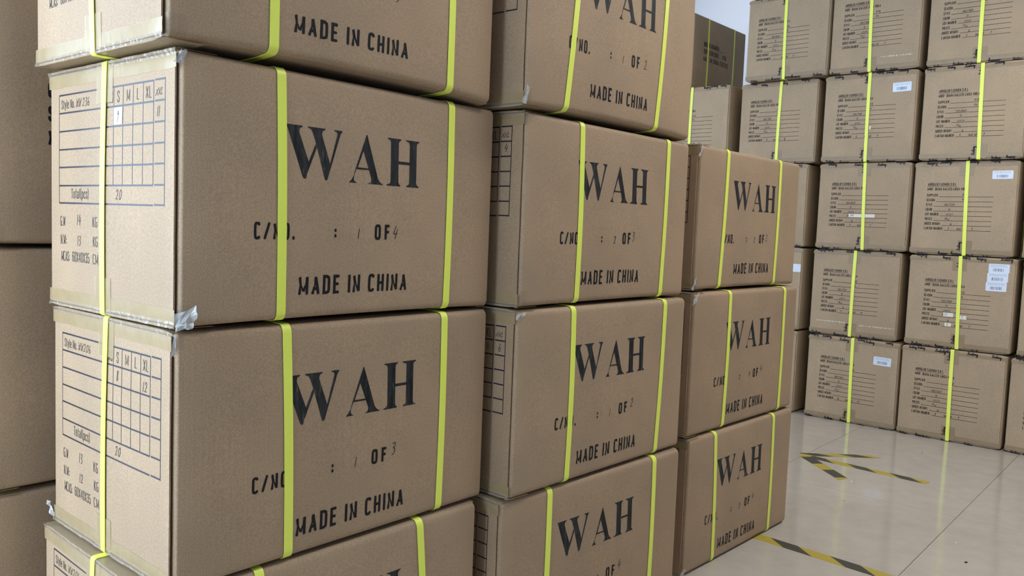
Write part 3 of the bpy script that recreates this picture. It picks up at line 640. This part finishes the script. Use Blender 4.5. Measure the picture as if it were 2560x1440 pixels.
FL = {'F11': 'far carton of the top row beside the gap of white wall', 'F12': 'far carton in the second row, right above the 2 of 2 carton', 'F13': 'far carton in the third row, half hidden by the 2 of 2 carton',
      'F14': 'far carton in the fourth row with a white sticker, mostly hidden by the three-high stack', 'F15': 'far carton on the floor, a sliver showing beside the 4 of 4 carton',
      'F21': 'far carton in the top row with a scuffed line above its taped bottom edge', 'F22': 'far carton in the second row with one white barcode sticker', 'F23': 'far carton in the third row with a long pale correction strip', 'F24': 'far carton in the fourth row with a white dotted scuff line near its bottom', 'F25': 'far carton on the floor with one white barcode sticker',
      'F31': 'far carton in the top row at right, its printed title cut off above', 'F32': 'far carton in the second row, right of the carton with one sticker', 'F33': 'far carton in the third row with one white sticker at its upper right', 'F34': 'far carton with three white barcode stickers in a column', 'F35': 'far carton on the floor under the one with three stickers',
      'F45': 'carton on the floor cut off by the right picture edge', 'F44': 'carton sliver at the right edge beside the three-sticker carton', 'F43': 'carton sliver at the right edge in the third row', 'F42': 'carton past the right edge in the second row', 'F41': 'carton past the right edge in the top row',
      'F02': 'far carton under the dim carton with large print, strap at its left', 'F01': 'dim carton under the white wall, showing its long side with three printed lines'}
HID = 'carton at the dark left end of the far stack, behind the near stacks'
FS = {'F11': (.2005, .195), 'F12': (.2055, .211), 'F21': (.184, .174), 'F22': (.2065, .2035), 'F23': (.2215, .2095), 'F24': (.195, .198), 'F25': (.215, .210), 'F31': (.2075, .205), 'F32': (.237, .227), 'F33': (.2215, .211), 'F34': (.2165, .2055), 'F35': (.211, .206), 'F02': (.188, .191)}
FT = {'F11': (-.006, -.011), 'F12': (-.008, .002), 'F21': (-.006, .004), 'F22': (.003, 0), 'F23': (0, -.002), 'F24': (-.009, 0), 'F25': (.002, -.011), 'F31': (-.006, .003), 'F32': (.001, -.011), 'F33': (-.005, -.002), 'F34': (.008, -.014), 'F35': (-.001, -.008), 'F02': (-.004, -.004), 'F45': (0, -.005)}
FH = {'F11': '1 9', 'F12': '17 18', 'F21': ' 7', 'F22': '6 9', 'F23': '9 7', 'F24': '9 19', 'F25': '16 19', 'F31': '5 7', 'F32': '4 9', 'F33': '3 9', 'F34': '2 7', 'F35': '8 9'}
def form_print(c, n, du, dv):
    f = c.end(PR); rd = random.Random(sum(map(ord, n)))
    u0 = .063+du; h = .0124; K = dict(sw=.15, gap=.12, cap=False)
    mb = MB(); text(mb, 'MIROGLIO FASHION S.R.L', u0, .2995+dv, h, f, .1140, **K); ribbon(mb, [(u0-.001, .2965+dv), (u0+.116, .2965+dv)], .0007, f, 0, False); c.part(mb, 'form_title', M['ink_form'])
    mb = MB(); text(mb, "MIRO' -DIANA GALLESI-LUISA VIOLA", u0-.001, .2790+dv, h, f, .1600, **K); c.part(mb, 'form_title', M['ink_form'])
    for k, (t, wd) in enumerate((('SUPPLIER:', .0470), ('SEASON:', .0360), ('STYLE:', .0285), ('COLOR:', .0285), ('LOT NUMBER:', .0560), ('PIECES:', .0310), ('GROSS WEIGHT:', .0665), ('CARTON NUMBER:', .0770))):
        v = .2510+dv-.0207*k; mb = MB()
        text(mb, t, u0-.001-.0004*k, v+.001, h, f, wd, **K)
        ribbon(mb, [(u0+wd+.002, v), (.3230+du, v)], .0008, f, 0, False)
        if k == 0: text(mb, 'P10', .205+du, .2545+dv, .010, f, .0170, sw=.15, cap=False)
        if k == 1: text(mb, 'P4', .205+du, .2340+dv, .010, f, .0125, sw=.15, cap=False)
        if k == 7: text(mb, 'out of', .192+du, .1085+dv, .011, f, .0330, sw=.15, gap=.1, cap=False)
        c.part(mb, 'form_line', M['ink_form'])
    g = c.end(.0006); K = dict(font=HAND, sw=.12, slant=.15, gap=.12); Hd = lambda *a_: word_part(c, 'handwriting', 'pen', *a_, **K)
    Hd('M0J%d%d0' % (rd.choice((5, 7, 8)), rd.choice((2, 6, 8))), .135+du, .2120+dv, .0100, g, .040); Hd('%d1' % rd.choice((4, 5, 9)), .152+du, .1915+dv, .0095, g)
    Hd('0%d5%d' % (rd.randint(2, 4), rd.randint(2, 4)), .145+du, .1705+dv, .0085, g, .026)
    Hd('%d%d' % (rd.randint(2, 5), rd.randint(2, 9)), .140+du, .1520+dv, .0095, g); Hd('%d%d' % (rd.randint(2, 5), rd.randint(2, 9)), .150+du, .1475+dv, .0085, g)
    if n in ('F32', 'F33', 'F34', 'F35', 'F23', 'F24', 'F31'): Hd('16', .163+du, .1280+dv, .0095, g)
    a, b = (FH.get(n, '1 9')+' ').split(' ')[:2]
    if a: Hd(a, .155+du, .1090+dv, .0105, g)
    if b: Hd(b, .248+du, .1090+dv, .0110, g)
def signatures(c, seed, top=True, bottom=True, strap_u=.21):
    rd = random.Random(seed); f0 = c.end(.0013); H = c.H
    def word(u, v, h, rot, lo, hi):
        ca, sa = math.cos(rot), math.sin(rot); mb = MB()
        for pl in SCRIPT:
            q = []
            for p in pl:
                a, b = p[0]*h*1.05, p[1]*h
                q.append((min(max(u+ca*a-sa*b, .004), c.D-.010), min(max(v+sa*a+ca*b, lo), hi)))
            if max(p[1] for p in q)-min(p[1] for p in q) < 1e-5 and max(p[0] for p in q)-min(p[0] for p in q) < 1e-5: continue
            ribbon(mb, q, .0012, f0, 0, False)
        c.part(mb, 'signature', M['marker'])
    for (on, base, lo, hi) in ((bottom, -.0045, -.0035, H), (top, H-.0065, 0, H+.003)):
        if not on: continue
        u = rd.uniform(.004, .05)
        while u < c.D-.05:
            h = rd.uniform(.010, .015)
            if rd.random() < .5: word(u, base+rd.uniform(-.007, .003), h, rd.uniform(-.05, .05), lo, hi)
            else: word(u+h*3, base+rd.uniform(.003, .012), h, PI+rd.uniform(-.05, .05), lo, hi)
            u += h*rd.uniform(1.8, 3.1)+rd.uniform(.0, .085)
    if bottom: word(strap_u-.013+rd.uniform(-.004, .004), rd.uniform(.012, .02), .012, PI/2, .0, H)
    if top and rd.random() < .7: word(strap_u-.012, H-.045, .011, PI/2, .0, H)
def sticker(c, u0, u1, v0, v1, tilt=0.0):
    f0 = c.end(.0006); ca, sa = math.cos(tilt), math.sin(tilt); um, vm = (u0+u1)/2, (v0+v1)/2; w, h = (u1-u0)/2, (v1-v0)/2
    f = lambda a, b: f0(um+ca*a-sa*b, vm+sa*a+ca*b)
    mb = MB(); cr = .004; pts = []
    for cx, cy, a0 in ((w-cr, h-cr, 0), (-w+cr, h-cr, 90), (-w+cr, -h+cr, 180), (w-cr, -h+cr, 270)):
        for k in range(4): a = math.radians(a0+30*k); pts.append((cx+cr*math.cos(a), cy+cr*math.sin(a)))
    poly(mb, pts, f); st = c.part(mb, 'barcode_sticker', M['sticker'])
    g0 = c.end(.0009); g = lambda a, b: g0(um+ca*a-sa*b, vm+sa*a+ca*b)
    mb = MB(); rd = random.Random(int(u0*1000)); x = -w*.55
    while x < w*.5:
        bw = rd.choice((.0008, .0012, .002)); poly(mb, [(x, -h*.65), (x+bw, -h*.65), (x+bw, .0), (x, .0)], g); x += bw+rd.choice((.0008, .0014, .0025))
    for k in range(2):
        x = -w*.82
        while x < w*.75: l = rd.uniform(.003, .012); ribbon(mb, [(x, h*(.72-.28*k)), (min(x+l, w*.85), h*(.72-.28*k))], .0006, g, 0, False); x += l+.0025
    c.part(mb, 'barcode_print', M['sticker_print'], parent=st)
FC = {}
for i, (n, (x, y, wd, H, z)) in enumerate(FARB.items()):
    L = .60; hidden = n not in FL
    c = Carton('shipping_carton', x, y-wd, z+.0049, 0, L, wd, H, FL.get(n, HID), GB if not hidden else 'hidden cartons at the left end of the far stack', seed=50+i, bulge=(.003, .003), r=.007, ft=.0028, gap=.0015, kraft='kraft_far', over=-.005); FC[n] = c
    su = FS.get(n, (.208, .205))
    c.long_strap(*su)
    if hidden: continue
    if n == 'F01': c.cross_strap(.155, .158); c.cross_strap(.455, .459)
    else:
        for u in (.15, .45): c.cross_strap(u, u)
    for top in (True, False): c.edge_tape(top, drop=.020 if top else .024, u1=wd-.002, jit=.0005, m='tape_far', fold=False)
    c.patch(c.end(.0009), su[0]-.026, su[0]+.028, .002, .062, n=3, m='tape_far')
    if n in ('F23', 'F24', 'F34', 'F35', 'F25', 'F33'): c.patch(c.end(.0009), su[1]-.030, su[1]+.026, H-.060, H-.002, n=3, m='tape_far')
    if n != 'F01': form_print(c, n, *FT.get(n, (0, -.004)))
    if n != 'F01': signatures(c, 300+i, strap_u=su[0])
sticker(FC['F22'], .3075, .3865, .3070, .3480, .02); sticker(FC['F33'], .3075, .3850, .3250, .3600, .01); sticker(FC['F25'], .3090, .3870, .2870, .3260, -.03)
for k in range(3): sticker(FC['F34'], .3155-.003*k, .3935-.003*k, .3375-.0385*k, .3760-.0385*k, .0)
sticker(FC['F14'], .3450, .4030, .2830, .3220, .0)
def strips(c, rects):
    for (a, b, v0, v1, t, tu) in rects:
        c.patch(c.end(.0011), a, b, v0, v1, 'correction_strip', 'paper', n=3)
        mb = MB(); text(mb, t, tu, v0+.004, .011, c.end(.0016), font=HAND, sw=.09, slant=.1); c.part(mb, 'handwriting', M['pen'])
strips(FC['F23'], [(.1500, .2680, .1475, .1640, '341', .157)]); strips(FC['F34'], [(.1540, .1940, .1350, .1530, '37', .158), (.2200, .2460, .1290, .1450, '5', .226), (.1620, .1880, .0930, .1080, '2', .170)])
strips(FC['F22'], [(.2150, .2220, .1450, .1600, '', .21)]) if False else FC['F22'].patch(FC['F22'].end(.0011), .2160, .2230, .1440, .1600, 'correction_strip', 'paper', n=2)
def scuff(c, u0, u1, v, seed, n=34):
    rd = random.Random(seed); mb = MB(); f = c.end(.0009)
    for k in range(n):
        u = u0+(u1-u0)*(k+.3*rd.random())/n
        if rd.random() < .2: continue
        hh = rd.uniform(.001, .004); poly(mb, [(u, v-hh+rd.uniform(-.001, .001)), (u+.0022, v-hh), (u+.0022, v+hh), (u, v+hh)], f)
    c.part(mb, 'scuff_mark', M['paper'])
scuff(FC['F24'], .035, .175, .062, 1); scuff(FC['F24'], .235, .395, .055, 2); scuff(FC['F21'], .232, .370, .058, 3)
# long-side print of the dim carton, and of the cartons behind the nearest stack
def side_print(c, u, v, h, pitch, full=True):
    f = c.front(PR); mb = MB()
    text(mb, 'ORDER NUMBER:', u, v, h, f, h*6.6, sw=.17); ribbon(mb, [(u+h*6.8, v), (u+h*8.6, v)], .0008, f, 0, False)
    text(mb, 'SUPPLIERCODE:', u, v-pitch, h, f, h*6.6, sw=.17); text(mb, 'P10', u+h*8.3, v-pitch, h, f, h*1.5, sw=.17)
    text(mb, 'MADE IN CHINA TEXTILE', u, v-2*pitch, h, f, h*10.8, sw=.17); c.part(mb, 'printed_lettering', M['ink_flat'])
side_print(FC['F01'], .110, .247, .026, .0385)

# ================================================================== plain cartons behind the nearest stack
for i, (z, H, lb) in enumerate(((.806, .406, 'upper plain brown carton left of the nearest stack, with edges of large print'), (.402, .395, 'middle plain brown carton left of the nearest stack, seam above and below'), (.0, .392, 'lowest plain brown carton at the left edge, behind the nearest stack'))):
    c = Carton('shipping_carton', -.0905, .462, z+ZF, 0, .60, .40, H, lb, 'plain cartons behind the nearest stack', seed=90+i, bulge=(.003, .003), kraft='kraft_plain', r=.009)
    c.edge_tape(True); c.edge_tape(False); c.long_strap(.2, .2); c.corner_tape(False, .030, .028)
    if i == 0: side_print(c, .0955, .239, .025, .0385)

# ================================================================== floor markings and litter
def hazard(name, p0, p1, width, parent, first, pitch=.166, black=.08, skew=.062, ends=(0, 0), z=.0004):
    """striped tape from p0 to p1 on the floor; stripes lean by skew; ends = lean of the cut ends"""
    p0, p1 = Vector(p0), Vector(p1); d = (p1-p0); L = d.length; d /= L; n = Vector((-d.y, d.x)); hw = width/2
    mb = MB()
    def P(s_, t_, zz): q = p0+d*s_+n*t_; return (q.x, q.y, zz)
    cuts = [('y', -1, first)]; s_ = first
    bounds = []
    a = first-pitch*math.ceil((first+1)/pitch)
    while a < L+pitch: bounds.append((a, a+black, 1)); bounds.append((a+black, a+pitch, 0)); a += pitch
    N = 6
    for a, b, m in bounds:
        # clip each leaning band between the ends row by row
        rows = []
        for k in range(N+1):
            t_ = -hw+width*k/N; sk = skew*k/N
            lo = ends[0]*k/N; hi = L+ends[1]*k/N
            rows.append([P(min(max(a+sk, lo), hi), t_, z), P(min(max(b+sk, lo), hi), t_, z)])
        if all((Vector(r_[0])-Vector(r_[1])).length < 1e-6 for r_ in rows): continue
        for k in range(N):
            q = [rows[k][0], rows[k][1], rows[k+1][1], rows[k+1][0]]
            i = mb.add(q); mb.face((i, i+1, i+2, i+3), m)
    lo0, hi0, lo1, hi1 = 0, L, ends[0], L+ends[1]
    o = [P(lo0, -hw, 0.00005), P(hi0, -hw, 0.00005), P(hi1, hw, 0.00005), P(lo1, hw, 0.00005)]; t = [P(lo0, -hw, z), P(hi0, -hw, z), P(hi1, hw, z), P(lo1, hw, z)]
    i = mb.add(o+t)
    for k in range(4): mb.face((i+k, i+(k+1) % 4, i+4+(k+1) % 4, i+4+k), 0)
    return mb.build(name, [M['hz_yellow'], M['hz_black']], parent)
arrow = empty('floor_arrow', (0, 0, 0)); tag(arrow, 'arrow of three black and yellow tape strips on the tile floor', 'floor marking')
hazard('arrow_shaft', (2.716, .245), (2.701, -.224), .043, arrow, .219, pitch=.160, black=.078, skew=-.055, ends=(0, 0), z=.0004)
hazard('arrow_barb', (2.722, .255), (2.935, .022), .043, arrow, .209, pitch=.160, black=.078, skew=-.055, ends=(0, -.03), z=.0007)
hazard('arrow_barb', (2.712, .238), (2.500, .002), .046, arrow, .193, pitch=.176, black=.097, skew=.0, ends=(0.0, -.02), z=.0010)
bs = hazard('floor_tape', (1.7355, .10), (1.640, -1.75), .044, None, .218, pitch=.175, black=.083, skew=-.062)
tag(bs, 'long black and yellow striped tape running from under the lowest carton', 'floor marking')
def bit(name, x, y, sx, sy, sz, m, label, rz):
    mb = MB(); n = 7; rd = random.Random(int(x*100)); ring = [(sx*math.cos(2*PI*k/n)*rd.uniform(.7, 1), sy*math.sin(2*PI*k/n)*rd.uniform(.7, 1)) for k in range(n)]
    i = mb.add([(a, b, 0) for a, b in ring]+[(a*.7, b*.7, sz) for a, b in ring])
    for k in range(n): mb.face((i+k, i+(k+1) % n, i+n+(k+1) % n, i+n+k))
    mb.face([i+n+k for k in range(n)]); mb.face([i+k for k in range(n)][::-1])
    o = mb.build(name, M[m]); o.location = (x, y, .0002); o.rotation_euler = (0, 0, rz); tag(o, label, 'litter')
bit('litter_scrap', 1.9753, -.5147, .006, .0025, .003, 'dirt', 'dark scrap lying on the tile near the lower right corner', -.7)
bit('litter_scrap', 2.254, -.0849, .0025, .0018, .0015, 'dirt', 'tiny dark speck on the tile between arrow and striped tape', 0)
bit('litter_scrap', 3.1483, -.0799, .004, .002, .002, 'dirt', 'tiny dark speck on the floor before the far stack', .3)
bit('paper_crumb', 2.500, -.022, .004, .003, .002, 'crumb', 'tiny white crumb beside the end of the floor arrow', .3)
bit('paper_crumb', 2.12, -.455, .003, .002, .002, 'crumb', 'tiny white crumb on the tile at the right', .3)
